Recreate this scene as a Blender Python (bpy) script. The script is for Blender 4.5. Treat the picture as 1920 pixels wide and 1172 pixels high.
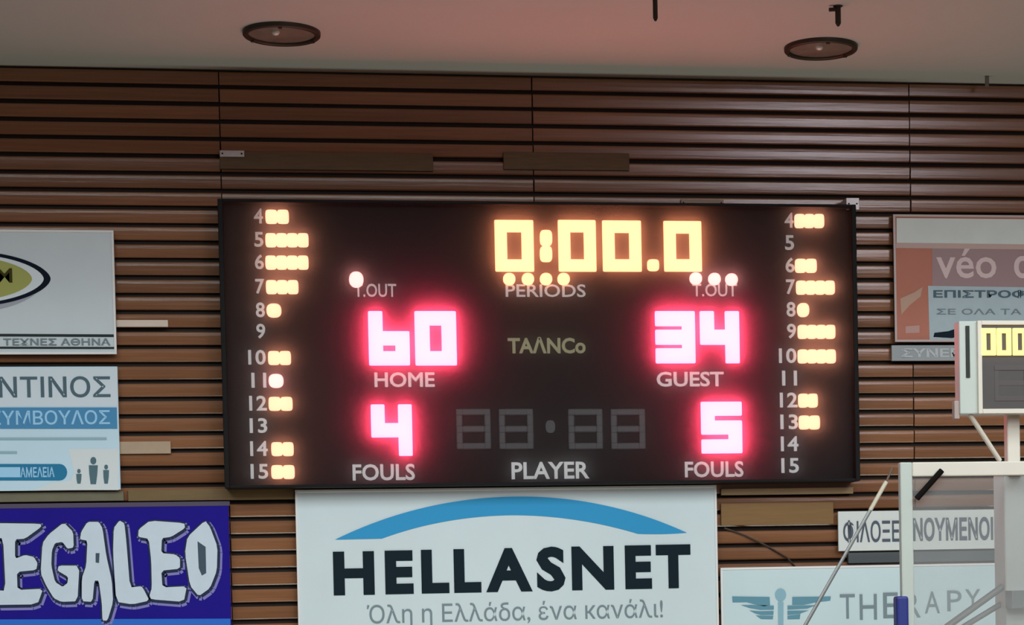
import bpy, bmesh, math, random
from mathutils import Vector, Matrix
random.seed(7)
C = bpy.context.scene
for o in list(bpy.data.objects): bpy.data.objects.remove(o)

# ------------------------------------------------------------ camera, world, lights, exposure
F = 3800.0; PCX, PCY = 1239.2, 1206.8            # focal length and principal point, in pixels of the 1920x1172 frame
YAW, PITCH, ROLL = 0.149026, -0.0291, -0.0191
CAM = Vector((0.0, -9.6429, 3.4))
cy, sy, cp, sp = math.cos(YAW), math.sin(YAW), math.cos(PITCH), math.sin(PITCH)
FWD = Vector((sy*cp, cy*cp, sp)); R0 = Vector((cy, -sy, 0)); U0 = R0.cross(FWD)
RT = R0*math.cos(ROLL) + U0*math.sin(ROLL); UP = -R0*math.sin(ROLL) + U0*math.cos(ROLL)
cam_d = bpy.data.cameras.new('camera'); cam = bpy.data.objects.new('camera', cam_d); C.collection.objects.link(cam)
cam_d.sensor_width = 36; cam_d.lens = 36*F/1920
cam_d.shift_x = -(PCX-960)/1920; cam_d.shift_y = (PCY-586)/1920
cam_d.clip_end = 200
M = Matrix((RT, UP, -FWD)).transposed().to_4x4(); M.translation = CAM
cam.matrix_world = M
C.camera = cam
C.view_settings.view_transform = 'Standard'; C.view_settings.look = 'None'
C.view_settings.gamma = 1.0; C.view_settings.exposure = 0.0; C.view_settings.use_curve_mapping = False
C.cycles.use_denoising = True
C.cycles.sample_clamp_indirect = 6.0
C.cycles.max_bounces = 8

w = bpy.data.worlds.new('hall_ambient'); C.world = w; w.use_nodes = True
w.node_tree.nodes['Background'].inputs[0].default_value = (0.80, 0.86, 1.0, 1)
w.node_tree.nodes['Background'].inputs[1].default_value = 0.05

def area(name, loc, target, sx, sz, power, col):
    d = bpy.data.lights.new(name, 'AREA'); d.shape = 'RECTANGLE'; d.size = sx; d.size_y = sz
    d.energy = power; d.color = col
    o = bpy.data.objects.new(name, d); C.collection.objects.link(o)
    o.location = loc
    o.rotation_euler = (Vector(target)-Vector(loc)).to_track_quat('-Z', 'Y').to_euler()
    return o
# high hall lights, row by row away from the wall; the low soffit over the wall shades its upper part
for yy, pw in ((-8.0, 165), (-12.0, 172), (-18.0, 215)):
    for xx in (-4.0, 1.5, 7.0):
        area('hall_light', (xx, yy, 9.3), (xx*0.6+0.4, -1.0, 2.0), 4.6, 2.4, pw, (0.86, 0.98, 1.0))
# tall window of the far side of the hall, mirrored by the varnished slats
area('window_light', (5.3, -13.0, 5.9), (1.9, 0, 5.3), 1.7, 1.7, 120, (1.0, 0.92, 1.0))
# added unseen strip, no real fixture: brightens the lower boards and the soffit
area('added_wash_light', (1.6, -0.95, 0.9), (1.6, -0.90, 5.82), 6.0, 0.25, 43, (0.86, 1.0, 0.92))

# ------------------------------------------------------------ helpers
def ray(px, py):
    return FWD*F + RT*(px-PCX) - UP*(py-PCY)
def at(px, py, y=0.0):                            # point of the plane Y=y seen at a pixel
    v = ray(px, py); return CAM + v*((y-CAM.y)/v.y)
def atz(px, py, z):
    v = ray(px, py); return CAM + v*((z-CAM.z)/v.z)
def rect(l, t, r, b, y=0.0):                      # upright rectangle in the plane Y=y: x0, x1, z0, z1
    mx, my = (l+r)/2, (t+b)/2
    return at(l, my, y).x, at(r, my, y).x, at(mx, b, y).z, at(mx, t, y).z

def mat(name, col, rough=0.5, spec=0.5, metal=0.0, emit=None, noise=0.0, nscale=20.0, var=0.0, coat=0.0, stretch=(1,1,1), bump=0.0):
    m = bpy.data.materials.new(name); m.use_nodes = True
    nt = m.node_tree; b = nt.nodes['Principled BSDF']
    b.inputs['Base Color'].default_value = (*col, 1); b.inputs['Roughness'].default_value = rough
    b.inputs['Specular IOR Level'].default_value = spec; b.inputs['Metallic'].default_value = metal
    b.inputs['Coat Weight'].default_value = coat; b.inputs['Coat Roughness'].default_value = 0.2
    if emit:
        b.inputs['Emission Color'].default_value = (*emit[0], 1); b.inputs['Emission Strength'].default_value = emit[1]
    if noise or var or bump:
        tc = nt.nodes.new('ShaderNodeTexCoord'); mp = nt.nodes.new('ShaderNodeMapping')
        mp.inputs['Scale'].default_value = stretch
        nt.links.new(tc.outputs['Object'], mp.inputs['Vector'])
        n = nt.nodes.new('ShaderNodeTexNoise'); n.inputs['Scale'].default_value = nscale; n.inputs['Detail'].default_value = 6
        oi = nt.nodes.new('ShaderNodeObjectInfo')
        if var:
            ad = nt.nodes.new('ShaderNodeVectorMath'); ad.operation = 'ADD'
            ml = nt.nodes.new('ShaderNodeMath'); ml.operation = 'MULTIPLY'; ml.inputs[1].default_value = 37
            nt.links.new(oi.outputs['Random'], ml.inputs[0]); nt.links.new(mp.outputs[0], ad.inputs[0]); nt.links.new(ml.outputs[0], ad.inputs[1])
            nt.links.new(ad.outputs[0], n.inputs['Vector'])
        else: nt.links.new(mp.outputs[0], n.inputs['Vector'])
        # value = 1 + noise*(n-.5)*2 + var*(rand-.5)*2
        a = nt.nodes.new('ShaderNodeMath'); a.operation = 'MULTIPLY_ADD'; a.inputs[1].default_value = 2*noise; a.inputs[2].default_value = 1-noise
        nt.links.new(n.outputs['Fac'], a.inputs[0])
        v = nt.nodes.new('ShaderNodeMath'); v.operation = 'MULTIPLY_ADD'; v.inputs[1].default_value = 2*var; v.inputs[2].default_value = 1-var
        nt.links.new(oi.outputs['Random'], v.inputs[0])
        pr = nt.nodes.new('ShaderNodeMath'); pr.operation = 'MULTIPLY'; nt.links.new(a.outputs[0], pr.inputs[0]); nt.links.new(v.outputs[0], pr.inputs[1])
        sc = nt.nodes.new('ShaderNodeVectorMath'); sc.operation = 'SCALE'; sc.inputs[0].default_value = col
        nt.links.new(pr.outputs[0], sc.inputs['Scale']); nt.links.new(sc.outputs[0], b.inputs['Base Color'])
        if bump:
            bp = nt.nodes.new('ShaderNodeBump'); bp.inputs['Strength'].default_value = bump; bp.inputs['Distance'].default_value = 0.003
            nt.links.new(n.outputs['Fac'], bp.inputs['Height']); nt.links.new(bp.outputs[0], b.inputs['Normal'])
    return m
def s(r, g, b):                                   # sRGB 0-255 to linear
    f = lambda c: (c/255/12.92) if c/255 <= 0.04045 else ((c/255+0.055)/1.055)**2.4
    return (f(r), f(g), f(b))

def props(o, label=None, cat=None, group=None, kind=None):
    if label: o['label'] = label
    if cat: o['category'] = cat
    if group: o['group'] = group
    if kind: o['kind'] = kind
    return o
def thing(name, loc, label, cat, group=None):
    o = bpy.data.objects.new(name, None); o.empty_display_size = 0.1; C.collection.objects.link(o); o.location = loc
    return props(o, label, cat, group)
def root_loc(p):
    v = Vector((0, 0, 0))
    while p: v += Vector(p.location); p = p.parent
    return v
class G:
    def __init__(s_): s_.bm = bmesh.new()
    def box(s_, x0, x1, y0, y1, z0, z1, bev=0.0):
        t = bmesh.new(); bmesh.ops.create_cube(t, size=1)
        bmesh.ops.scale(t, vec=(abs(x1-x0), abs(y1-y0), abs(z1-z0)), verts=t.verts)
        bmesh.ops.translate(t, vec=((x0+x1)/2, (y0+y1)/2, (z0+z1)/2), verts=t.verts)
        if bev: bmesh.ops.bevel(t, geom=t.edges[:], offset=bev, segments=2, affect='EDGES', profile=0.5)
        return s_.add(t)
    def add(s_, t):
        me = bpy.data.meshes.new('tmp'); t.to_mesh(me); t.free(); s_.bm.from_mesh(me); bpy.data.meshes.remove(me); return s_
    def prism(s_, pts, y0, y1):                   # pts (x, z) outline; front y0, back y1
        t = bmesh.new(); f = t.faces.new([t.verts.new((x, y0, z)) for x, z in pts])
        e = bmesh.ops.extrude_face_region(t, geom=[f]); vs = [v for v in e['geom'] if isinstance(v, bmesh.types.BMVert)]
        bmesh.ops.translate(t, vec=(0, y1-y0, 0), verts=vs); bmesh.ops.recalc_face_normals(t, faces=t.faces[:])
        return s_.add(t)
    def tube(s_, a, b, r, n=12, r2=None):
        a, b = Vector(a), Vector(b); d = b-a; t = bmesh.new()
        bmesh.ops.create_cone(t, cap_ends=True, segments=n, radius1=r, radius2=r if r2 is None else r2, depth=d.length)
        m = d.to_track_quat('Z', 'Y').to_matrix().to_4x4(); m.translation = (a+b)/2
        bmesh.ops.transform(t, matrix=m, verts=t.verts); return s_.add(t)
    def lathe(s_, c, prof, n=48):                 # prof (r, z) about a vertical axis at c
        t = bmesh.new(); rings = []
        for r, z in prof:
            rings.append([t.verts.new((c[0]+r*math.cos(2*math.pi*i/n), c[1]+r*math.sin(2*math.pi*i/n), c[2]+z)) for i in range(n)] if r > 1e-6 else [t.verts.new((c[0], c[1], c[2]+z))])
        for A, B in zip(rings, rings[1:]):
            for i in range(n):
                j = (i+1) % n
                q = [A[i % len(A)], A[j % len(A)], B[j % len(B)], B[i % len(B)]]
                q = [v for k, v in enumerate(q) if v not in q[:k]]
                if len(q) > 2: t.faces.new(q)
        bmesh.ops.recalc_face_normals(t, faces=t.faces[:]); return s_.add(t)
    def build(s_, name, m, parent=None, origin=None, smooth=False):
        org = root_loc(parent) if parent else Vector(origin or (0, 0, 0))
        bmesh.ops.translate(s_.bm, vec=-org, verts=s_.bm.verts)
        me = bpy.data.meshes.new(name); s_.bm.to_mesh(me); s_.bm.free(); me.materials.append(m)
        if smooth:
            for p in me.polygons: p.use_smooth = True
        o = bpy.data.objects.new(name, me); C.collection.objects.link(o)
        if parent: o.parent = parent
        else: o.location = org
        return o
def slab(name, r, y0, y1, m, parent=None, bev=0.0, origin=None):
    return G().box(r[0], r[1], y0, y1, r[2], r[3], bev).build(name, m, parent, origin)

def text(name, body, box, y, m, parent, bold=0.0, depth=0.0015, shear=0.0, res_u=3):
    cu = bpy.data.curves.new('t', 'FONT'); cu.body = body; cu.size = 1; cu.extrude = 0.5; cu.offset = bold; cu.shear = shear; cu.resolution_u = res_u
    ob = bpy.data.objects.new('t', cu); C.collection.objects.link(ob)
    dg = bpy.context.evaluated_depsgraph_get(); me = bpy.data.meshes.new_from_object(ob.evaluated_get(dg))
    bpy.data.objects.remove(ob); bpy.data.curves.remove(cu)
    xs = [v.co.x for v in me.vertices]; ys = [v.co.y for v in me.vertices]
    l, t, r, b = box
    x0, x1, z0, z1 = rect(l, t, r, b, y)
    org = root_loc(parent)
    for v in me.vertices:
        u = (v.co.x-min(xs))/(max(xs)-min(xs)); h = (v.co.y-min(ys))/(max(ys)-min(ys))
        v.co = Vector((x0+(x1-x0)*u, y-depth*(v.co.z+0.5), z0+(z1-z0)*h)) - org
    # every letter becomes a part of its own: loose pieces, joined again where they stand over each other
    bm = bmesh.new(); bm.from_mesh(me); bpy.data.meshes.remove(me); bm.verts.ensure_lookup_table()
    seen = set(); groups = []
    for v in bm.verts:
        if v.index in seen: continue
        st = [v]; isl = set(); seen.add(v.index)
        while st:
            q = st.pop(); isl.add(q.index)
            for e_ in q.link_edges:
                k = e_.other_vert(q)
                if k.index not in seen: seen.add(k.index); st.append(k)
        a, b_ = min(bm.verts[i].co.x for i in isl), max(bm.verts[i].co.x for i in isl)
        groups.append([a, b_, isl])
    groups.sort(key=lambda q: q[0]); mg = []
    for q in groups:
        if mg and min(mg[-1][1], q[1])-q[0] > 0.45*min(mg[-1][1]-mg[-1][0], q[1]-q[0]): mg[-1][1] = max(mg[-1][1], q[1]); mg[-1][2] |= q[2]
        else: mg.append(q)
    nm = 'letter' if name in ('lettering', 'letter') else ('digit' if name == 'player_number' else name)
    if name == 'player_number' or len(mg) == 1: mg = [[0, 0, set(range(len(bm.verts)))]]; nm = 'letter' if name == 'lettering' else name
    for a, b_, isl in mg:
        idx = {i: j for j, i in enumerate(sorted(isl))}
        fs = [[idx[v.index] for v in f.verts] for f in bm.faces if f.verts[0].index in isl]
        me = bpy.data.meshes.new(nm); me.from_pydata([bm.verts[i].co[:] for i in sorted(isl)], [], fs); me.materials.append(m)
        o = bpy.data.objects.new(nm, me); C.collection.objects.link(o); o.parent = parent
    bm.free()
    return o
def flat(name, px, y, m, parent, depth=0.001):   # print shape given by photo pixels
    g = G()
    for poly in px:
        g.prism([(at(a, b, y).x, at(a, b, y).z) for a, b in poly], y-depth, y)
    return g.build(name, m, parent)
def strokes(polys, wd):
    out = []
    for p in polys:
        for i in range(len(p)):
            a, b = Vector(p[i]), Vector(p[(i+1) % len(p)]); d = (b-a)
            if d.length < 1e-3: continue
            d.normalize(); n = Vector((-d.y, d.x))*wd/2; e = d*0
            out.append([tuple(a-e+n), tuple(b+e+n), tuple(b+e-n), tuple(a-e-n)])
    return out
def soft(p):                                      # one round of corner cutting
    out = []
    for i in range(len(p)):
        a, b = Vector(p[i]), Vector(p[(i+1) % len(p)]); out += [tuple(a*0.86+b*0.14), tuple(a*0.14+b*0.86)]
    return out

# ------------------------------------------------------------ the hall
ZC = 3.4 + 2.4226                                 # soffit height
wood = mat('varnished_slat', (0.250, 0.103, 0.047), rough=0.21, noise=0.30, nscale=6, var=0.16, stretch=(0.5, 3, 14), bump=0.22, coat=0.22)
wood_dark = mat('slat_backing', (0.020, 0.010, 0.006), rough=0.8, noise=0.2)
ceil_m = mat('soffit_paint', (0.60, 0.57, 0.52), rough=0.85, noise=0.05, nscale=2)
hall_m = mat('hall_paint', (0.16, 0.17, 0.17), rough=0.85, noise=0.05, nscale=2)
floor_m = mat('parquet', (0.22, 0.12, 0.06), rough=0.45, noise=0.2, nscale=3, stretch=(1, 8, 1))

X0W, X1W = -7.0, 10.0
props(G().box(X0W, X1W, -24, 0.2, -0.1, 0).build('floor', floor_m), kind='structure')
props(G().box(X0W, X1W, -2.35, 0.2, ZC, ZC+0.12).build('ceiling', ceil_m), kind='structure')
props(G().box(X0W, X1W, -2.47, -2.35, ZC, 10.0).build('trim_1', hall_m), 'pale fascia above the edge of the low soffit', kind='structure')
props(G().box(X0W, X1W, -24, -2.35, 10.0, 10.1).build('ceiling_hall', hall_m), kind='structure')
props(G().box(X0W-0.1, X0W, -24, 0.2, 0, 10).build('wall_left', hall_m), kind='structure')
props(G().box(X1W, X1W+0.1, -24, 0.2, 0, 10).build('wall_right', hall_m), kind='structure')
wall = props(G().box(X0W, X1W, 0.028, 0.2, 0, ZC).build('wall_back', wood_dark), 'wall clad with horizontal varnished wooden slats', kind='structure')

# slats: own objects, mesh shared per length; courses follow the soffit down
SEAMS = [-5.2, at(150, 250).x-1.75, at(414, 300).x, at(1000, 300).x, at(1706, 300).x, at(1706, 300).x+1.9, at(1706, 300).x+3.6]
PIT, GAP = 0.08, 0.021
def slat_mesh(L):
    bm = bmesh.new(); h = PIT-GAP
    prof = [(0.026, 0), (0.0045, 0), (0.0008, 0.005), (-0.0012, h*0.35), (-0.0030, h*0.7), (-0.0032, h-0.006), (0.0005, h), (0.026, h)]
    A = [bm.verts.new((0, y, z)) for y, z in prof]; B = [bm.verts.new((L, y, z)) for y, z in prof]
    n = len(prof)
    for i in range(n): bm.faces.new((A[i], A[(i+1) % n], B[(i+1) % n], B[i]))
    bm.faces.new(A[::-1]); bm.faces.new(B); bmesh.ops.recalc_face_normals(bm, faces=bm.faces[:])
    me = bpy.data.meshes.new('slat'); bm.to_mesh(me); bm.free(); me.materials.append(wood); return me
ms = [slat_mesh(b-a-0.006) for a, b in zip(SEAMS, SEAMS[1:])]
for k in range(1, 41):
    for i, me in enumerate(ms):
        o = bpy.data.objects.new('slat', me); C.collection.objects.link(o); o.parent = wall
        o.location = (SEAMS[i]+0.003+random.uniform(-.001, .001), random.uniform(-0.0012, 0.0012), ZC-PIT*k+GAP/2+random.uniform(-.0012, .0012))
        o.rotation_euler = (random.uniform(-0.020, 0.020), 0, 0)

# ------------------------------------------------------------ scoreboard
BY = -0.105                                       # front face of the board
black = mat('board_housing', (0.008, 0.006, 0.006), spec=0.15, rough=0.6, noise=0.2)
face_m = mat('board_face', (0.013, 0.010, 0.010), rough=0.62, spec=0.12, noise=0.12, nscale=12)
white_ink = mat('white_lettering', (0.80, 0.76, 0.76), rough=0.5)
gold_ink = mat('gold_lettering', (0.36, 0.33, 0.18), rough=0.5)
red_led = mat('red_led', (0.02, 0.01, 0.01), emit=((1.0, 0.052, 0.125), 18.0))
pink_led = mat('rose_led', (0.02, 0.01, 0.01), emit=((1.0, 0.36, 0.33), 3.0))
amber_led = mat('amber_led', (0.02, 0.01, 0.01), emit=((1.0, 0.30, 0.14), 4.0))
dot_led = mat('amber_dot_led', (0.02, 0.01, 0.01), emit=((1.0, 0.36, 0.21), 3.0))
off_led = mat('unlit_led', (0.055, 0.050, 0.052), rough=0.5)
zinc = mat('galvanised_bracket', (0.62, 0.56, 0.56), rough=0.4, metal=0.3, noise=0.15)

bx0, bx1 = at(416, 650, BY).x, at(1604, 650, BY).x
bz0, bz1 = at(1000, 910, BY).z, at(1000, 382, BY).z
sb = thing('scoreboard', ((bx0+bx1)/2, BY/2, bz0), 'large black electronic scoreboard showing 0:00.0, home 60 and guest 34', 'scoreboard')
G().box(bx0, bx1, BY+0.006, -0.004, bz0, bz1, 0.006).build('housing', black, sb)
fr = 0.022
G().box(bx0+fr, bx1-fr, BY, BY+0.010, bz0+fr*0.6, bz1-fr*0.6).build('face_panel', face_m, sb)
for a, b, c, d in ((bx0, bx0+fr, bz0, bz1), (bx1-fr, bx1, bz0, bz1), (bx0+fr, bx1-fr, bz0, bz0+fr*0.6), (bx0+fr, bx1-fr, bz1-fr*0.6, bz1)):
    G().box(a, b, BY-0.056, BY+0.008, c, d, 0.003).build('frame_rail', black, sb)

DY = BY-0.014
gm2 = bpy.data.materials.new('halo_scatter'); gm2.use_nodes = True; nt = gm2.node_tree; nt.nodes.clear()  # added scattering sheet before the LEDs, there to spread their halos
out = nt.nodes.new('ShaderNodeOutputMaterial'); tr = nt.nodes.new('ShaderNodeBsdfTransparent'); tl = nt.nodes.new('ShaderNodeBsdfTranslucent'); m1 = nt.nodes.new('ShaderNodeMixShader')
tr.inputs[0].default_value = (0.99, 0.99, 0.99, 1); tl.inputs[0].default_value = (0.9, 0.9, 0.9, 1); m1.inputs[0].default_value = 0.26
nt.links.new(tr.outputs[0], m1.inputs[1]); nt.links.new(tl.outputs[0], m1.inputs[2]); nt.links.new(m1.outputs[0], out.inputs[0])
halo_mesh = bpy.data.meshes.new('halo_sheet'); o_ = root_loc(sb)
halo_mesh.from_pydata([Vector(v)-o_ for v in ((bx0+fr, BY-0.047, bz0+fr*0.6), (bx1-fr, BY-0.047, bz0+fr*0.6), (bx1-fr, BY-0.047, bz1-fr*0.6), (bx0+fr, BY-0.047, bz1-fr*0.6))], [], [(0, 1, 2, 3)])
halo_mesh.materials.append(gm2); cv = bpy.data.objects.new('halo_sheet', halo_mesh); C.collection.objects.link(cv); cv.parent = sb
SEG = {'0': 'abcdef', '1': 'bc', '2': 'abged', '3': 'abgcd', '4': 'fgbc', '5': 'afgcd', '6': 'fgcde', '8': 'abcdefg'}
def digit(name, ch, l, t, r, b, sw, sh, m, y0=DY, y1=BY+0.001, parent=None, bev=0.006):
    x0, x1, z0, z1 = rect(l, t, r, b, y0)
    px = (x1-x0)/(r-l); a = sw*px; h = sh*px; zm = (z0+z1)/2
    S = {'a': (x0, x1, z1-h, z1), 'd': (x0, x1, z0, z0+h), 'g': (x0, x1, zm-h/2, zm+h/2),
         'f': (x0, x0+a, zm-h/2, z1), 'b': (x1-a, x1, zm-h/2, z1), 'e': (x0, x0+a, z0, zm+h/2), 'c': (x1-a, x1, z0, zm+h/2)}
    g = G()
    for i, q in enumerate(SEG[ch]):
        c = S[q]; g.box(c[0], c[1], y0+0.0002*i, y1, c[2], c[3], min(bev, a*0.2))
    return g.build(name, m, parent or sb)
for (l, t, r, b) in ((928, 412, 1001, 509), (1047, 412, 1118, 509), (1130, 413, 1203, 509), (1245, 414, 1316, 509)):
    props(digit('clock_digit', '0', l, t, r, b, 23, 23, amber_led), 'lit amber zero')
def dot(name, cx, cyy, rx, ry, m, y0=DY, parent=None, n=20, sq=2.6, y1=BY+0.001):
    x0, x1, z0, z1 = rect(cx-rx, cyy-ry, cx+rx, cyy+ry, y0)
    pts = []
    for i in range(n):
        a = 2*math.pi*i/n; c_, s_ = math.cos(a), math.sin(a)
        pts.append(((x0+x1)/2+(x1-x0)/2*abs(c_)**(2/sq)*math.copysign(1, c_), (z0+z1)/2+(z1-z0)/2*abs(s_)**(2/sq)*math.copysign(1, s_)))
    return G().prism(pts, y0, y1).build(name, m, parent or sb)
dot('clock_colon', 1024, 446, 11.5, 15, amber_led, sq=3.5); dot('clock_colon', 1024, 476, 11.5, 15, amber_led, sq=3.5)
dot('decimal_point', 1225, 497, 11, 11, amber_led, sq=3.5)
# scores and team fouls
props(digit('score_digit', '6', 691, 583, 768, 685, 27, 27, red_led), 'lit red six')
props(digit('score_digit', '0', 778, 583, 856, 685, 28, 27, red_led), 'lit red zero')
props(digit('score_digit', '3', 1229, 583, 1304, 681, 25, 28, red_led), 'lit red three')
props(digit('score_digit', '4', 1313, 583, 1387, 681, 27, 28, red_led), 'lit red four')
props(digit('foul_digit', '4', 696, 758, 773, 855, 26, 27, red_led), 'lit red four')
props(digit('foul_digit', '5', 1315, 753, 1392, 850, 26, 26, red_led), 'lit red five')
for l in (855, 935, 1065, 1145):
    props(digit('player_digit', '8', l, 766, l+66, 843, 13, 13, off_led, y0=BY-0.004), 'unlit dark digit')
dot('player_separator', 1032, 800, 9, 12, off_led, y0=BY-0.004)
# small lamps: time-outs and periods
for x in (955, 990, 1024, 1057): dot('period_lamp', x, 523, 11.5, 11.5, amber_led, sq=2.2)
dot('timeout_lamp', 668, 524, 13.5, 15, pink_led, sq=2.2)
for x, y in ((1305, 522), (1340, 523), (1372, 524)): dot('timeout_lamp', x, y, 11.5, 11.5, pink_led, sq=2.2)
# player foul rows
NL = [('4', 405, 498, 541, 2), ('5', 449, 498, 578, 4), ('6', 491, 498, 578, 4), ('7', 537, 499, 559, 3), ('8', 581, 500, 527, 1), ('9', 621, 0, 0, 0),
      ('10', 670, 503, 545, 2), ('11', 713, 504, 531, 1), ('12', 756, 504, 548, 2), ('13', 798, 0, 0, 0), ('14', 841, 509, 550, 2), ('15', 884, 509, 552, 2)]
NR = [('4', 413, 1491, 1545, 3), ('5', 455, 0, 0, 0), ('6', 497, 1492, 1531, 2), ('7', 538, 1494, 1565, 4), ('8', 580, 1496, 1517, 1), ('9', 621, 1497, 1566, 4),
      ('10', 667, 1497, 1567, 4), ('11', 709, 0, 0, 0), ('12', 750, 1498, 1533, 2), ('13', 791, 1499, 1537, 2), ('14', 832, 0, 0, 0), ('15', 873, 0, 0, 0)]
for rows, right0 in ((NL, 493), (NR, 1488)):
    for i, (t_, y, l, r, n) in enumerate(rows):
        rr = right0 + i*0.9; wd = 17 if len(t_) == 1 else 33
        if t_ == '11': wd = 28
        text('player_number', t_, (rr-wd, y-14, rr, y+14), BY-0.0005, white_ink, sb, bold=0.02)
        for j in range(n):
            p = (r-l)/n
            dot('foul_lamp', l+p*(j+0.5), y+1, p/2+0.4, 13, pink_led if (t_ == '11') else dot_led, y0=BY-0.016, sq=4.5 if n > 1 else 2.6)
text('lettering', 'HOME', (702, 698, 815, 726), BY-0.0005, white_ink, sb, bold=0.022)
text('lettering', 'GUEST', (1231, 697, 1357, 725), BY-0.0005, white_ink, sb, bold=0.022)
text('lettering', 'FOULS', (661, 870, 778, 901), BY-0.0005, white_ink, sb, bold=0.022)
text('lettering', 'FOULS', (1284, 865, 1394, 895), BY-0.0005, white_ink, sb, bold=0.022)
text('lettering', 'PLAYER', (959, 866, 1105, 898), BY-0.0005, white_ink, sb, bold=0.022)
text('lettering', 'PERIODS', (948, 533, 1098, 557), BY-0.0005, white_ink, sb, bold=0.012)
text('lettering', 'T.OUT', (664, 532, 743, 557), BY-0.0005, white_ink, sb, bold=0.012)
text('lettering', 'T.OUT', (1298, 532, 1382, 556), BY-0.0005, white_ink, sb, bold=0.012)
text('lettering', 'TAΛNCo', (952, 632, 1098, 663), BY-0.0005, gold_ink, sb, bold=0.03)

# brackets and battens above the board
tan = mat('bare_batten', (0.30, 0.20, 0.13), rough=0.5, noise=0.15, nscale=8, stretch=(1, 3, 10))
pale_b = mat('pale_batten', (0.72, 0.56, 0.46), rough=0.5, noise=0.1)
br = mat('brown_batten', (0.150, 0.095, 0.052), spec=0.15, rough=0.55, noise=0.25, nscale=8, stretch=(1, 3, 10))
for l, r, lab in ((412, 812, 'dark wooden batten screwed over the slats above the left half of the scoreboard'),
                  (944, 1180, 'shorter dark wooden batten over the slats, right of the black slot above the scoreboard')):
    x0, x1, z0, z1 = rect(l, 286, r, 319, -0.014)
    props(G().box(x0, x1, -0.016, 0.0, z0, z1, 0.003).build('batten', br, origin=((x0+x1)/2, 0, z0)), lab, 'batten', 'battens above the scoreboard')
def plate(name, l, t, r, b, y0, y1, m, lab, cat, group=None):
    x0, x1, z0, z1 = rect(l, t, r, b, y0)
    p = thing(name, ((x0+x1)/2, y1, z0), lab, cat, group)
    G().box(x0, x1, y0, y1, z0, z1, 0.0015).build('plate', m, p)
    g = G(); zz = (z0+z1)/2
    for xx in (x0+0.012, x1-0.012): g.tube((xx, y0+0.001, zz), (xx, y0-0.003, zz), 0.004)
    g.build('screw', black, p)
    return p
plate('bracket', 412, 282, 458, 294, -0.020, -0.0, zinc, 'small grey metal bracket on the slats above the left corner of the scoreboard', 'bracket')
plate('bracket', 1277, 374, 1357, 387, -0.020, -0.0, tan, 'long flat tan bracket behind the top edge of the scoreboard', 'bracket')
plate('bracket', 1587, 371, 1611, 393, -0.112, -0.0, zinc, 'shiny square metal bracket at the top right corner of the scoreboard', 'bracket')

# ------------------------------------------------------------ signs
def sign(name, l, t, r, b, y, m, lab, th=0.014, border=None, xl=None):
    x0, x1, z0, z1 = rect(l, t, r, b, y)
    if xl is not None: x0 = xl
    p = thing(name, ((x0+x1)/2, 0, z0), lab, 'sign')
    G().box(x0, x1, y, y+th, z0, z1, 0.0015).build('panel', m, p)
    if border:
        e = 0.011; g = G()
        for a in ((x0, x1, z0, z0+e), (x0, x1, z1-e, z1), (x0, x0+e, z0+e, z1-e), (x1-e, x1, z0+e, z1-e)):
            g.box(a[0], a[1], y-0.004, y+th, a[2], a[3], 0.001)
        g.build('edge_trim', border, p)
    g = G()                                        # stand-off battens to the slats
    for zz in (z0+(z1-z0)*0.22, z0+(z1-z0)*0.78): g.box(x0+0.05, x1-0.05, y+th, -0.003, zz-0.015, zz+0.015)
    g.build('stand_off', black, p)
    return p
pale = mat('pale_sign_sheet', (0.66, 0.72, 0.74), rough=0.45, noise=0.04, nscale=5)
pale_blue = mat('pale_blue_sheet', (0.56, 0.72, 0.82), rough=0.45, noise=0.05, nscale=4)
grey_sheet = mat('grey_sign_sheet', (0.62, 0.66, 0.69), rough=0.45, noise=0.05, nscale=5)
edge_w = mat('white_edge', (0.80, 0.76, 0.74), rough=0.4)
ink = mat('black_ink', (0.008, 0.018, 0.026), rough=0.75, spec=0.12)
slate = mat('slate_ink', (0.10, 0.15, 0.18), rough=0.75, spec=0.12)
grey_ink = mat('grey_ink', (0.22, 0.27, 0.29), rough=0.75, spec=0.12)
blue_ink = mat('blue_ink', (0.045, 0.32, 0.60), rough=0.75, spec=0.12)
steel_blue = mat('steel_blue_ink', (0.085, 0.27, 0.48), rough=0.75, spec=0.12)
light_ink = mat('light_blue_ink', (0.38, 0.64, 0.86), rough=0.75, spec=0.12)

SY = -0.045
# internet sign below the board
sd = sign('sign', 558, 914, 1347, 1330, SY, pale, 'large pale sign reading HELLASNET with a blue arc above the word', border=edge_w)
def quad_bez(a, b, c, n=24): return [tuple((1-t)**2*Vector(a)+2*t*(1-t)*Vector(b)+t*t*Vector(c)) for t in [i/n for i in range(n+1)]]
up_ = quad_bez((628, 1012), (790, 932), (975, 931)) + quad_bez((975, 931), (1140, 931), (1288, 999))[1:]
lo_ = quad_bez((1288, 999), (1240, 1003), (1196, 1001), 6)[1:] + quad_bez((1196, 1001), (1080, 966), (960, 966))[1:] + quad_bez((960, 966), (830, 968), (716, 1010))[1:]
flat('arc', [up_+lo_], SY-0.001, blue_ink, sd)
for ch, l, r, k in (('H', 625, 702, 0), ('E', 722, 775, 1), ('L', 790, 842, 2), ('L', 851, 902, 3), ('A', 911, 998, 4), ('S', 1006, 1060, 6), ('N', 1072, 1151, 8), ('E', 1172, 1222, 9.5), ('T', 1230, 1295, 11)):
    cx = (l+r)/2; b = 1116-(cx-660)*0.0215; t = b-82
    d = 8 if ch in 'T' else 0
    text('letter', ch, (l, t-(1 if ch == 'S' else 0), r, b+(1 if ch == 'S' else 0)), SY-0.001, ink, sd, bold={'H': .042, 'N': .042, 'A': .045, 'S': .045, 'T': .05}.get(ch, .05))
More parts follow.
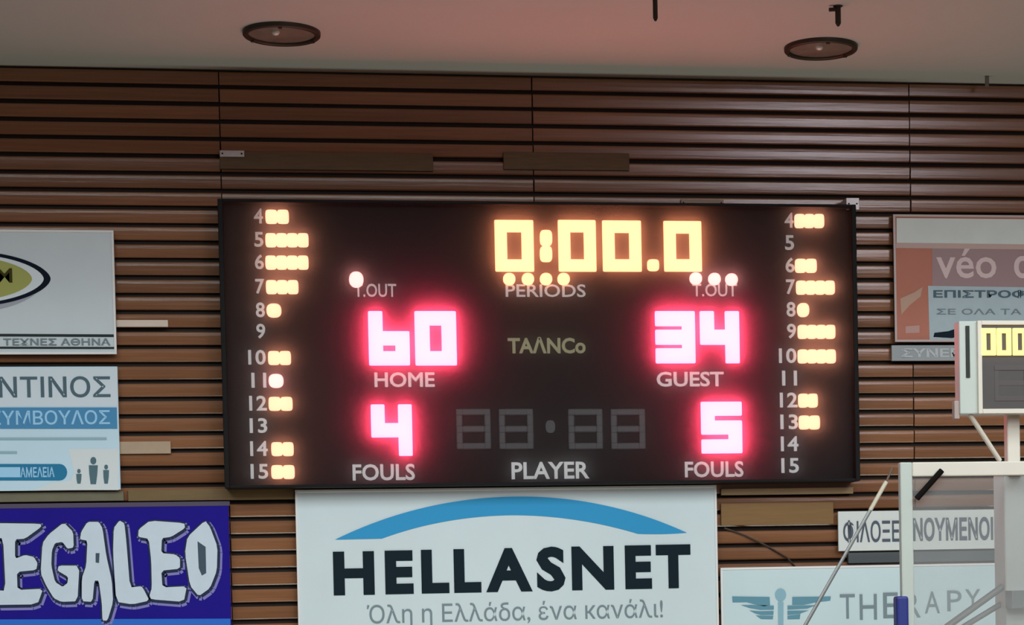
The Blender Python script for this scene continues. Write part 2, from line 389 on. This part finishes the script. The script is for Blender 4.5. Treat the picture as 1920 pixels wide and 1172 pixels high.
text('lettering', 'Όλη η Ελλάδα, ένα \u043aανάλι!', (688, 1128, 1243, 1173), SY-0.001, grey_ink, sd, bold=0.004, res_u=5, depth=0.00025)

# upper left sign with oval emblem
sa = sign('sign', -420, 430, 216, 665, SY, grey_sheet, 'grey-white sign with a black oval outline around a yellow emblem, above the ΝΤΙΝΟΣ sign', border=edge_w)
def oval(cx, cyy, rx, ry, n=64, p=1.0):
    return [(cx+rx*math.cos(2*math.pi*i/n)*1.0, cyy+ry*math.copysign(abs(math.sin(2*math.pi*i/n))**p, math.sin(2*math.pi*i/n))) for i in range(n)]
flat('oval_shadow', [oval(-70, 529, 150, 58, p=1.1)], SY-0.0006, mat('shade_print', (0.42, 0.42, 0.48), rough=0.75, spec=0.12), sa, 0.0004)
flat('oval_outline', [oval(-70, 523, 165, 53, p=1.15)], SY-0.0012, mat('navy_ink', (0.006, 0.010, 0.022), rough=0.75, spec=0.12), sa, 0.0004)
flat('oval_field', [oval(-76, 523, 158, 47.5, p=1.15)], SY-0.0018, mat('pale_field', (0.70, 0.74, 0.78), rough=0.4), sa, 0.0004)
flat('oval_emblem', [oval(-80, 523, 140, 43, p=1.1)], SY-0.0024, mat('yellow_green_ink', (0.42, 0.42, 0.13), rough=0.75, spec=0.12), sa, 0.0004)
text('lettering', 'M', (-6, 503, 23, 530), SY-0.003, mat('olive_ink', (0.06, 0.05, 0.01), rough=0.75, spec=0.12), sa, bold=0.015)
dk = mat('dark_band_ink', (0.035, 0.045, 0.045), rough=0.75, spec=0.12)
flat('rule_line', [[(-400, 624), (214, 627), (214, 632), (-400, 629)], [(-400, 649), (214, 650.5), (214, 654.5), (-400, 653)]], SY-0.001, dk, sa)
text('lettering', 'ΓΡΑΦΙΚΕΣ ΤΕΧΝΕΣ ΑΘΗΝΑ', (-130, 634, 207, 648), SY-0.0035, grey_ink, sa, bold=0.02)

# lower left sign
sbx = sign('sign', -420, 688, 223, 922, SY, pale_blue, 'pale blue sign reading ΝΤΙΝΟΣ with a blue band and small family pictogram', border=None)
flat('upper_field', [[(-400, 690), (220, 691), (221, 762), (-400, 762)]], SY-0.0004, mat('field_white', (0.66, 0.72, 0.77), rough=0.5), sbx, 0.0004)
flat('corner_field', [[(128, 842), (222, 842), (222, 919), (60, 919), (100, 905), (132, 902), (140, 886)]], SY-0.0004, mat('field_cream', (0.70, 0.72, 0.72), rough=0.5), sbx, 0.0004)
text('lettering', 'ΩΝΣΤΑΝΤΙΝΟΣ', (-205, 706, 207, 746), SY-0.001, slate, sbx, bold=0.012)
flat('blue_band', [[(-400, 764), (219, 764), (220, 804), (-400, 804)]], SY-0.001, steel_blue, sbx)
text('lettering', 'ΝΟΜΙΚΟΣ ΣΥΜΒΟΥΛΟΣ', (-200, 770, 206, 797), SY-0.0022, light_ink, sbx, bold=0.01)
flat('thin_rule', [[(-400, 821), (200, 820), (200, 825), (-400, 826)], [(-400, 846), (32, 846), (32, 851), (-400, 851)]], SY-0.001, mat('faint_ink', (0.33, 0.47, 0.52), rough=0.75, spec=0.12), sbx)
cap = [(-300, 870), (112, 870)] + [(112+14*math.sin(math.pi*i/8), 885.5-15.5*math.cos(math.pi*i/8)) for i in range(1, 8)] + [(112, 901), (-300, 901)]
flat('capsule_band', [cap], SY-0.001, mat('teal_blue_ink', (0.03, 0.20, 0.36), rough=0.75, spec=0.12), sbx)
flat('capsule_light', [[(-290, 876), (38, 876), (38, 895), (-290, 895)]], SY-0.0018, light_ink, sbx, 0.0004)
text('lettering', 'ΑΜΕΛΕΙΑ', (38, 876, 102, 895), SY-0.0026, light_ink, sbx, bold=0.02)
figs = []
for x, t, b, wv in ((148, 880, 907, 10), (175, 858, 908, 17), (199, 872, 907, 11)):
    figs += [oval(x, t+wv*0.35, wv*0.33, wv*0.42, 16), [(x-wv/2, t+wv*0.85), (x+wv/2, t+wv*0.85), (x+wv*0.45, (t+b)/2+5), (x+wv*0.3, b), (x-wv*0.3, b), (x-wv*0.45, (t+b)/2+5)]]
flat('family_pictogram', figs, SY-0.001, mat('figure_ink', (0.10, 0.17, 0.20), rough=0.75, spec=0.12), sbx)

# pale fixing battens showing past these two signs
for (l, t, r, b, lab, m_) in ((190, 600, 315, 613, 'thin pinkish wooden batten sticking out right of the upper left sign', pale_b), (190, 828, 320, 851, 'thicker tan wooden batten sticking out right of the lower left sign', mat('tan_batten', (0.42, 0.29, 0.19), rough=0.5, noise=0.1))):
    x0, x1, z0, z1 = rect(l, t, r, b, -0.02)
    props(G().box(x0, x1, -0.022, -0.004, z0, z1, 0.002).build('batten', m_, origin=((x0+x1)/2, 0, z0)), lab, 'batten')

# blue banner with graffiti word
navy = mat('navy_banner', (0.016, 0.008, 0.24), rough=0.75, spec=0.12, noise=0.15, nscale=4)
se = sign('banner', -420, 952, 433, 1330, SY-0.01, navy, 'dark blue banner with EGALEO in white graffiti letters'); se['category'] = 'banner'
flat('lower_band', [[(-400, 1163), (432, 1160), (436, 1320), (-400, 1325)]], SY-0.0108, mat('bright_blue', (0.035, 0.16, 0.62), rough=0.75, spec=0.12), se, 0.0004)
Z = lambda pts, dx=0, dy=0: [(x/4.267+dx, 920+y/4.267+dy) for x, y in pts]
LET = [
 [(-60,260),(325,265),(330,290),(200,385),(120,390),(120,545),(200,515),(270,530),(300,580),(290,635),(135,650),(140,795),(345,785),(300,910),(-60,915),(-60,800),(45,800),(25,380),(-60,380)],
 [(510,255),(390,350),(340,420),(325,660),(370,760),(430,860),(490,890),(620,885),(635,600),(470,600),(460,640),(545,690),(540,740),(500,770),(440,730),(410,600),(415,480),(440,420),(500,410),(540,465),(590,455),(585,330)],
 [(700,250),(650,330),(640,390),(700,400),(690,600),(655,700),(655,885),(740,890),(755,720),(790,720),(815,900),(820,1040),(860,1040),(905,890),(895,720),(850,520),(820,300),(790,250)],
 [(955,240),(910,300),(905,500),(930,890),(1060,910),(1195,880),(1150,790),(1130,765),(1040,775),(1010,400),(995,260)],
 [(1200,240),(1110,310),(1105,370),(1190,385),(1210,560),(1215,780),(1195,840),(1210,870),(1470,890),(1495,765),(1300,775),(1290,640),(1440,625),(1440,540),(1400,510),(1290,500),(1295,380),(1370,370),(1480,300),(1475,260)],
 [(1640,240),(1500,370),(1480,500),(1520,760),(1590,845),(1680,780),(1735,640),(1740,450),(1680,290)]]
lav = mat('lavender_ink', (0.25, 0.22, 0.52), rough=0.75, spec=0.12); letw = mat('graffiti_white', (0.62, 0.68, 0.76), rough=0.5, noise=0.06, nscale=20); shd = mat('graffiti_shadow_ink', (0.025, 0.035, 0.075), rough=0.75, spec=0.12)
LET = [soft(p) for p in LET]
flat('letter_outer_line', strokes([Z(p, 3.5, 4.5) for p in LET], 12), SY-0.0112, lav, se, 0.0003)
flat('letter_outline', strokes([Z(p, 1.2, 1.6) for p in LET], 8.5), SY-0.0116, shd, se, 0.0003)
for p in LET: flat('letter', [Z(p)], SY-0.0122, letw, se, 0.0005)
cin = mat('counter_ink', (0.07, 0.10, 0.13), rough=0.75, spec=0.12)
for p in ([(765,500),(797,500),(792,580),(765,575)], [(1580,405),(1645,450),(1650,660),(1615,680),(1590,620)]): flat('letter_counter', [Z(p)], SY-0.0128, cin, se, 0.0004)
# top rail of the banner
x0, x1, z0, z1 = rect(-420, 945, 431, 954, SY-0.01)
G().box(x0, x1, SY-0.012, SY+0.004, z0, z1, 0.002).build('top_rail', mat('banner_rail', (0.07, 0.045, 0.09), rough=0.5), se)
# plain board between the two left signs
x0, x1, z0, z1 = rect(-420, 925, 232, 943, -0.02)
props(G().box(x0, x1, -0.020, -0.004, z0, z1, 0.002).build('batten', mat('olive_batten', (0.17, 0.145, 0.085), rough=0.6, noise=0.15), origin=((x0+x1)/2, 0, z0)), 'olive wooden batten between the pale blue sign and the blue banner', 'batten')

# upper right sign
rbrown = mat('terracotta_print', (0.52, 0.20, 0.145), rough=0.75, spec=0.12, noise=0.10, nscale=6)
sr = sign('sign', 1676, 404, 2150, 641, SY, rbrown, 'terracotta sign reading νέο with a grey-white top band', border=mat('rose_edge', (0.50, 0.38, 0.36), rough=0.4))
flat('top_band', [[(1681, 409), (2140, 413), (2140, 461), (1681, 455)]], SY-0.0006, mat('band_grey', (0.66, 0.68, 0.64), rough=0.45, noise=0.08, nscale=10), sr, 0.0004)
flat('rose_line', [[(1680, 455), (2146, 461), (2146, 471), (1680, 465)]], SY-0.001, mat('rose_ink', (0.60, 0.42, 0.38), rough=0.75, spec=0.12), sr, 0.0004)
flat('rose_field', [[(1748, 466), (2146, 472), (2146, 542), (1748, 536)]], SY-0.0008, mat('dusty_rose', (0.34, 0.20, 0.20), rough=0.5), sr, 0.0003)
pw_ = mat('pink_white_ink', (0.74, 0.56, 0.56), rough=0.75, spec=0.12)
text('lettering', 'v\u00e9o', (1755, 466, 1868, 522), SY-0.0018, pw_, sr, bold=0.012)
text('lettering', 'α', (1901, 480, 1940, 522), SY-0.0018, pw_, sr, bold=0.03)
flat('inner_panel', [[(1740, 536), (2146, 542), (2146, 640), (1743, 637)]], SY-0.0010, mat('panel_blue_grey', (0.42, 0.50, 0.54), rough=0.5, noise=0.08), sr, 0.0005)
text('lettering', 'ΕΠΙΣΤΡΟΦΗ ΑΞΙΑΣ', (1750, 544, 2060, 559), SY-0.002, slate, sr, bold=0.03)
text('lettering', 'ΣΕ ΟΛΑ ΤΑ ΕΙΔΗ ΣΑΣ', (1756, 579, 2060, 590), SY-0.002, grey_ink, sr, bold=0.01)
flat('dark_swoosh', [[(1750, 632), (1752, 624), (1778, 621), (1805, 612), (1850, 606), (1850, 622), (1800, 628), (1786, 634)]], SY-0.002, ink, sr, 0.0004)
flat('rose_figure', [[(1688, 560), (1715, 548), (1730, 538), (1726, 556), (1706, 572), (1690, 590)]], SY-0.0012, mat('figure_rose', (0.50, 0.29, 0.20), rough=0.5), sr, 0.0004)
flat('pale_patch', [[(1698, 612), (1724, 610), (1724, 624), (1698, 625)]], SY-0.0012, mat('patch_rose', (0.52, 0.28, 0.24), rough=0.5), sr, 0.0004)
# narrow strip sign below it
ss = sign('sign', 1672, 647, 2150, 676, SY+0.012, mat('strip_grey', (0.33, 0.34, 0.35), rough=0.5, noise=0.12, nscale=9), 'narrow grey strip sign under the terracotta sign')
text('lettering', 'ΣΥΝΕΡΓΑΣΙΑ', (1690, 653, 1900, 670), SY+0.011, mat('strip_ink', (0.55, 0.57, 0.58), rough=0.75, spec=0.12), ss, bold=0.03)
# small caption sign
sf = sign('sign', 1572, 957, 1874, 1031, SY, mat('caption_sheet', (0.68, 0.68, 0.65), rough=0.5, noise=0.04), 'small cream sign with one line of grey capital letters above the THERAPY sign')
text('lettering', 'ΦΙΛΟΞΕ', (1581, 975, 1686, 1018), SY-0.001, mat('violet_grey_ink', (0.10, 0.11, 0.14), rough=0.75, spec=0.12), sf, bold=0.012)
text('lettering', 'ΝΟΥΜΕΝΟΙ', (1712, 970, 1862, 1014), SY-0.001, bpy.data.materials['violet_grey_ink'], sf, bold=0.03)
x0, x1, z0, z1 = rect(1590, 1034, 1882, 1054, -0.025)
props(G().box(x0, x1, -0.03, -0.004, z0, z1, 0.002).build('batten', mat('dark_batten', (0.06, 0.07, 0.075), rough=0.5), origin=((x0+x1)/2, 0, z0)), 'dark grey batten between the cream caption sign and the THERAPY sign', 'batten')
# therapy sign
sg = sign('sign', 1353, 1059, 2000, 1330, SY, mat('therapy_sheet', (0.60, 0.70, 0.72), rough=0.5, noise=0.05, nscale=5), 'pale sign reading THERAPY with a blue winged staff emblem', border=edge_w)
W = lambda pts: [(1340+x/5.0526, 1050+y/5.0526) for x, y in pts]
wing = mat('wing_ink', (0.14, 0.30, 0.38), rough=0.75, spec=0.12)
flat('wing', [W([(165,345),(520,350),(525,425),(470,440),(385,420),(300,400),(170,402)]), W([(250,428),(350,425),(560,432),(560,470),(430,472),(330,455)]), W([(330,478),(430,485),(558,482),(556,520),(440,520),(380,505)]), W([(390,525),(555,528),(550,562),(440,560)])], SY-0.001, wing, sg)
flat('wing', [W([(735,350),(1100,345),(1095,385),(960,402),(840,425),(735,425)]), W([(690,432),(960,428),(880,460),(690,470)]), W([(690,480),(890,478),(810,508),(690,520)]), W([(690,528),(812,512),(805,560),(690,562)])], SY-0.001, wing, sg)
flat('staff', [W([(600,395),(652,395),(650,760),(604,760)]), oval(1340+624/5.0526, 1050+330/5.0526, 10.5, 12, 20)], SY-0.0014, mat('staff_ink', (0.28, 0.46, 0.54), rough=0.75, spec=0.12), sg)
for ch, l, r, t, b in (('T', 1575, 1603, 1114, 1160), ('H', 1612, 1644, 1114, 1162), ('E', 1656, 1684, 1111, 1159), ('R', 1697, 1726, 1112, 1158), ('A', 1734, 1762, 1109, 1150), ('P', 1776, 1803, 1107, 1146), ('Y', 1810, 1838, 1105, 1143)):
    text('letter', ch, (l, t, r, b), SY-0.001, grey_ink, sg, bold=0.0)

for (l, t, r, b, cc, lab) in ((1352, 943, 1563, 984, (0.23, 0.120, 0.045), 'wide honey-coloured wooden batten under the scoreboard, right of the large HELLASNET sign'),
                             (1352, 915, 1600, 927, (0.36, 0.23, 0.12), 'thin pale wooden batten right under the lower right edge of the scoreboard'),
                             (240, 917, 552, 938, (0.20, 0.125, 0.055), 'olive-brown wooden batten under the scoreboard\'s lower left corner, above the blue banner')):
    x0, x1, z0, z1 = rect(l, t, r, b, -0.02)
    props(G().box(x0, x1, -0.020, -0.004, z0, z1, 0.002).build('batten', mat('honey_batten', cc, spec=0.2, rough=0.5, noise=0.2, nscale=8, stretch=(1, 3, 12)), origin=((x0+x1)/2, 0, z0)), lab, 'batten')
# loose dark cable lying over the slats right of the large pale sign
pts = [at(1358, 990, -0.012), at(1395, 1003, -0.012), at(1435, 1022, -0.012), at(1475, 1045, -0.012), at(1500, 1072, -0.012)]
g = G()
for a, b in zip(pts, pts[1:]): g.tube(a, b, 0.004, 8)
props(g.build('cable', mat('brown_cable', (0.05, 0.025, 0.012), rough=0.5), origin=tuple(pts[0])), 'thin dark brown cable slanting over the slats beside the HELLASNET sign', 'cable')

# ------------------------------------------------------------ downlights and ceiling hooks
rim_m = mat('bronze_rim', (0.060, 0.040, 0.028), rough=0.45, metal=0.4)
lens_m = mat('ribbed_glass', (0.24, 0.19, 0.155), rough=0.25, noise=0.45, nscale=9)
glint_m = mat('bulb_glint', (0.85, 0.80, 0.74), rough=0.15, metal=0.2)  # pale colour stands in for the glint of the bulb
def downlight(px, py, r, lab):
    c = atz(px, py, ZC); t = thing('downlight', tuple(c), lab, 'ceiling light', 'downlights in the soffit')
    G().lathe(c, [(r*0.86, 0.001), (r*0.86, -0.016), (r*0.89, -0.020), (r*0.97, -0.021), (r, -0.016), (r*1.005, 0.001)]).build('rim', rim_m, t, smooth=True)
    g = G().lathe(c, [(r*0.90, -0.008), (r*0.6, -0.016), (r*0.3, -0.019), (0, -0.020)]); ln = g.build('lens', lens_m, t, smooth=True)
    for q in range(3):
        a = q*2.1+0.5; G().box(c.x+r*0.9*math.cos(a)-0.008, c.x+r*0.9*math.cos(a)+0.008, c.y+r*0.9*math.sin(a)-0.008, c.y+r*0.9*math.sin(a)+0.008, ZC-0.026, ZC-0.014, 0.002).build('clip', rim_m, t)
    b = c + Vector((-r*0.14, -r*0.42, -0.018)); G().lathe(b, [(0.017, 0.004), (0.017, -0.006), (0.011, -0.014), (0, -0.017)], 16).build('bulb_glint', glint_m, ln, smooth=True)
downlight(528, 60, 0.166, 'round bronze-rimmed ceiling light at the left, above the scoreboard\'s left end')
downlight(1539, 88, 0.166, 'round bronze-rimmed ceiling light at the right, beside the short ceiling hook')
hook_m = mat('rusty_hook', (0.022, 0.010, 0.005), rough=0.6)
def hook(px, py0, py1, r, lab, z_=None):
    # a rod hanging straight down from the soffit; the lower end seen at py1
    D = atz(px, py0, ZC); y = D.y
    a = Vector((D.x, y, ZC)); b = Vector((D.x, y, at(px, py1, y).z))
    t = thing('ceiling_hook', tuple(a), lab, 'hook')
    G().tube(a, b, r, 10).build('shank', hook_m, t)
    G().lathe(a, [(0, 0), (r*1.7, 0), (r*1.7, -0.003), (r, -0.005)], 20).build('plate', hook_m, t)
    g = G(); n = 8; rr = r*1.6; a0 = b; b = a+Vector((0, 0, -0.014))
    g.tube(b, b+Vector((-0.038, 0, -0.003)), r*0.7, 8); g.tube(a0, a0+Vector((0, 0, -0.012)), r, 8, r*0.4)
    g.build('tip', hook_m, t)
hook(1228, -14, 34, 0.010, 'dark hanging hook in the soffit cut by the top edge, left of the other hook')
hook(1571, 11, 44, 0.012, 'short dark hook hanging from the soffit just above the right ceiling light')
p = at(1848, 143, -0.12)
props(G().tube((p.x, -0.14, ZC), (p.x, -0.14, ZC-0.05), 0.010).build('peg', mat('peg_paint', (0.20, 0.18, 0.15), rough=0.6), origin=(p.x, -0.14, ZC)), 'faint grey peg where the soffit meets the slats at the far right', 'peg')

# ------------------------------------------------------------ basketball backstop in front of the wall, right
KY = -3.0
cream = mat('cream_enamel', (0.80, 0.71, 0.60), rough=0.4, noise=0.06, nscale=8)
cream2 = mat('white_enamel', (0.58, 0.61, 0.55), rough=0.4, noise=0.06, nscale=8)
bl = rect(1690, 868, 1713, 1172, KY); x0 = bl[0]; x0i = bl[1]
ztop = at(1780, 866, KY).z; zti = at(1780, 893, KY).z
bs = thing('basketball_backstop', (x0+0.9, KY+0.4, 0), 'white-framed glass basketball backboard on a cream steel post', 'backboard')
BW, BH = 1.80, 1.05; x1 = x0+BW; zb = ztop-BH; e = x0i-x0; eh = ztop-zti
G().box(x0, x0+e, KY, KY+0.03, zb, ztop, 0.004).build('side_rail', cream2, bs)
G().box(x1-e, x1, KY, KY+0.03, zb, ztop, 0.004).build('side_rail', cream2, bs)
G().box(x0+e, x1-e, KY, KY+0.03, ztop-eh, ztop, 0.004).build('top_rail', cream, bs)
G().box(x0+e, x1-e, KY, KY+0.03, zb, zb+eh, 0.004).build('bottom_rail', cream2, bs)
gm = bpy.data.materials.new('glare_glass'); gm.use_nodes = True; nt = gm.node_tree; nt.nodes.clear()  # glass with glare put in as a patchy pale diffuse haze
out = nt.nodes.new('ShaderNodeOutputMaterial'); tr = nt.nodes.new('ShaderNodeBsdfTransparent'); df = nt.nodes.new('ShaderNodeBsdfDiffuse'); gl = nt.nodes.new('ShaderNodeBsdfGlossy')
tr.inputs[0].default_value = (0.97, 0.98, 0.975, 1); df.inputs[0].default_value = (0.75, 0.74, 0.72, 1); gl.inputs['Roughness'].default_value = 0.1
nz = nt.nodes.new('ShaderNodeTexNoise'); nz.inputs['Scale'].default_value = 5; mr = nt.nodes.new('ShaderNodeMapRange')
mr.inputs['To Min'].default_value = 0.04; mr.inputs['To Max'].default_value = 0.24; nt.links.new(nz.outputs['Fac'], mr.inputs['Value'])
m1 = nt.nodes.new('ShaderNodeMixShader'); m2 = nt.nodes.new('ShaderNodeMixShader'); fz = nt.nodes.new('ShaderNodeFresnel'); fz.inputs[0].default_value = 1.45
nt.links.new(mr.outputs[0], m1.inputs[0]); nt.links.new(tr.outputs[0], m1.inputs[1]); nt.links.new(df.outputs[0], m1.inputs[2])
nt.links.new(fz.outputs[0], m2.inputs[0]); nt.links.new(m1.outputs[0], m2.inputs[1]); nt.links.new(gl.outputs[0], m2.inputs[2]); nt.links.new(m2.outputs[0], out.inputs[0])
G().box(x0+e, x1-e, KY+0.010, KY+0.020, zb+eh, ztop-eh).build('glass_pane', gm, bs)
# blue corner padding
pz = at(1690, 1118, KY).z
G().box(x0-0.022, x0+0.020, KY-0.012, KY+0.04, zb-0.02, pz, 0.008).build('edge_padding', mat('blue_padding', (0.020, 0.030, 0.22), rough=0.5), bs)
G().box(x0+0.020, x1+0.022, KY-0.012, KY+0.04, zb-0.035, zb+0.012, 0.008).build('edge_padding', bpy.data.materials['blue_padding'], bs)
# white target rectangle and rim
xm = (x0+x1)/2; zr = zb+0.15
for a in ((xm-0.295, xm-0.245, zr+0.05, zr+0.40), (xm+0.245, xm+0.295, zr+0.05, zr+0.40), (xm-0.295, xm+0.295, zr+0.40, zr+0.45), (xm-0.295, xm+0.295, zr, zr+0.05)):
    G().box(a[0], a[1], KY-0.001, KY+0.010, a[2], a[3]).build('target_line', cream2, bs)
g = G(); n = 24; c = Vector((xm, KY-0.38, zr))
ps = [c+Vector((0.23*math.cos(2*math.pi*i/n), 0.23*math.sin(2*math.pi*i/n), 0)) for i in range(n+1)]
for a, b in zip(ps, ps[1:]): g.tube(a, b, 0.010, 8)
g.box(xm-0.06, xm+0.06, KY-0.16, KY, zr-0.02, zr+0.02)
g.build('hoop', mat('orange_hoop', (0.75, 0.16, 0.03), rough=0.4), bs)
# posts and arms behind the glass
PY = KY+0.10
ax = rect(1889, 780, 1913, 866, PY); lx = rect(1884, 890, 1930, 1172, PY)
zclock = at(1900, 772, PY).z
G().box(ax[0], ax[1], PY, PY+0.04, ztop-0.06, zclock+0.02, 0.004).build('upper_post', cream, bs)
G().box(lx[0], lx[1]+0.03, PY, PY+0.12, 0.18, at(1900, 888, PY).z, 0.006).build('post', mat('post_enamel', (0.88, 0.90, 0.85), rough=0.4, noise=0.05, nscale=6), bs)
G().box(lx[0]-0.2, lx[1]+0.5, PY-0.1, PY+0.9, 0.0, 0.18, 0.02).build('base', mat('base_paint', (0.05, 0.08, 0.30), rough=0.5), bs)
g = G(); a = at(1885, 1100, PY); b = at(1700, 1230, PY); a2 = at(1885, 1128, PY); b2 = at(1775, 1200, PY)
steel = mat('grey_tube', (0.34, 0.36, 0.35), rough=0.4)
g.tube((a.x, PY+0.03, a.z), (b.x, PY+0.0, b.z), 0.012).build('diagonal_brace', steel, bs)
G().tube((a2.x+0.02, PY+0.06, a2.z), (b2.x, PY+0.05, b2.z), 0.010).build('diagonal_brace', steel, bs)
a = at(1766, 882, KY-0.012); b = at(1719, 935, KY-0.012)
G().tube(a, b, 0.010, 10).build('corner_stay', mat('dark_stay', (0.006, 0.004, 0.003), rough=0.7, spec=0.1), bs)
bb = at(1640, 1040, KY+0.05)
# lower brackets tying posts to board
G().box(lx[0], lx[1], KY+0.03, PY, ztop-0.5, ztop-0.44).build('mounting_arm', steel, bs)
G().box(ax[0], ax[1], KY+0.03, PY, ztop-0.045, ztop-0.01).build('mounting_arm', steel, bs)

# stay rod running down to the floor on the left
a = at(1662, 903, KY); b = at(1510, 1172, KY); d = (b-a).normalized(); f_ = a + d*((0.02-a.z)/d.z); corner = at(1691, 870, KY)
st = thing('stay_rod', (f_.x, KY, 0), 'thin slanting steel rod from the backboard corner down to the left', 'rod')
G().tube(a, f_, 0.0062, 10).build('rod', mat('rod_steel', (0.30, 0.31, 0.30), rough=0.35, metal=0.6), st)
G().tube(a, a+(b-a)*0.2, 0.0072, 10).build('sleeve', mat('rod_sleeve', (0.70, 0.60, 0.46), rough=0.4), st)
G().tube(corner+Vector((-0.03, 0.01, -0.01)), a, 0.004, 8).build('link', mat('link_brown', (0.13, 0.09, 0.06), rough=0.6), st)
G().box(f_.x-0.08, f_.x+0.08, KY-0.08, KY+0.08, 0, 0.02, 0.004).build('floor_plate', steel, st)

# shot clock on the post
CY_ = KY+0.02
sc = thing('shot_clock', (at(1905, 772, CY_).x, CY_, at(1905, 772, CY_).z), 'white-cased clock with yellow zeros standing on the backboard post', 'clock')
fx0, fx1, fz0, fz1 = rect(1834, 601, 2060, 775, CY_)
sx = at(1801, 690, CY_).x
G().box(sx, fx1, CY_+0.012, CY_+0.07, fz0, fz1, 0.004).build('case', cream2, sc)
ix0, ix1, iz0, iz1 = rect(1842, 609, 2052, 766, CY_)
for q in ((fx0, ix0, fz0, fz1), (ix1, fx1, fz0, fz1), (ix0, ix1, iz1, fz1), (ix0, ix1, fz0, iz0)):
    G().box(q[0], q[1], CY_, CY_+0.014, q[2], q[3], 0.002).build('bezel', cream, sc)
G().box(ix0, ix1, CY_+0.006, CY_+0.013, iz0, iz1).build('display_panel', mat('clock_panel', (0.075, 0.060, 0.055), rough=0.5, noise=0.1), sc)
q = rect(1811, 611, 1818, 708, CY_+0.01)
G().box(q[0], q[1], CY_+0.008, CY_+0.014, q[2], q[3]).build('side_slot', mat('slot_dark', (0.015, 0.018, 0.012), rough=0.6), sc)
yel = mat('yellow_led', (0.02, 0.02, 0.01), emit=((1.0, 0.78, 0.24), 1.7))
for l in (1841, 1870, 1900):
    digit('clock_digit', '0', l, 615, l+27, 666, 9, 9, yel, y0=CY_-0.004, y1=CY_+0.007, parent=sc, bev=0.002)
for l in (1950, 1980): digit('clock_digit', '0', l, 615, l+27, 666, 9, 9, yel, y0=CY_-0.004, y1=CY_+0.007, parent=sc, bev=0.002)
for l in (1865, 1965): digit('unlit_digit', '8', l, 685, l+64, 752, 9, 9, mat('unlit_clock_led', (0.085, 0.066, 0.062), rough=0.5), y0=CY_+0.004, y1=CY_+0.007, parent=sc, bev=0.001)
q = rect(1788, 752, 1798, 786, CY_+0.03)
a = at(1815, 772, CY_+0.03); b = at(1884, 862, CY_+0.03)
G().tube((a.x, CY_+0.03, a.z), (b.x, PY+0.005, b.z), 0.0085, 10).build('diagonal_brace', cream, sc)
G().box(q[0], q[1], CY_+0.02, CY_+0.05, q[2], q[3], 0.003).build('cable_clip', mat('clip_pink', (0.50, 0.38, 0.34), rough=0.75, spec=0.12), sc)
G().box(q[0]+0.004, sx+0.03, CY_+0.025, CY_+0.045, q[3]-0.012, q[3]-0.002).build('clip_arm', cream, sc)
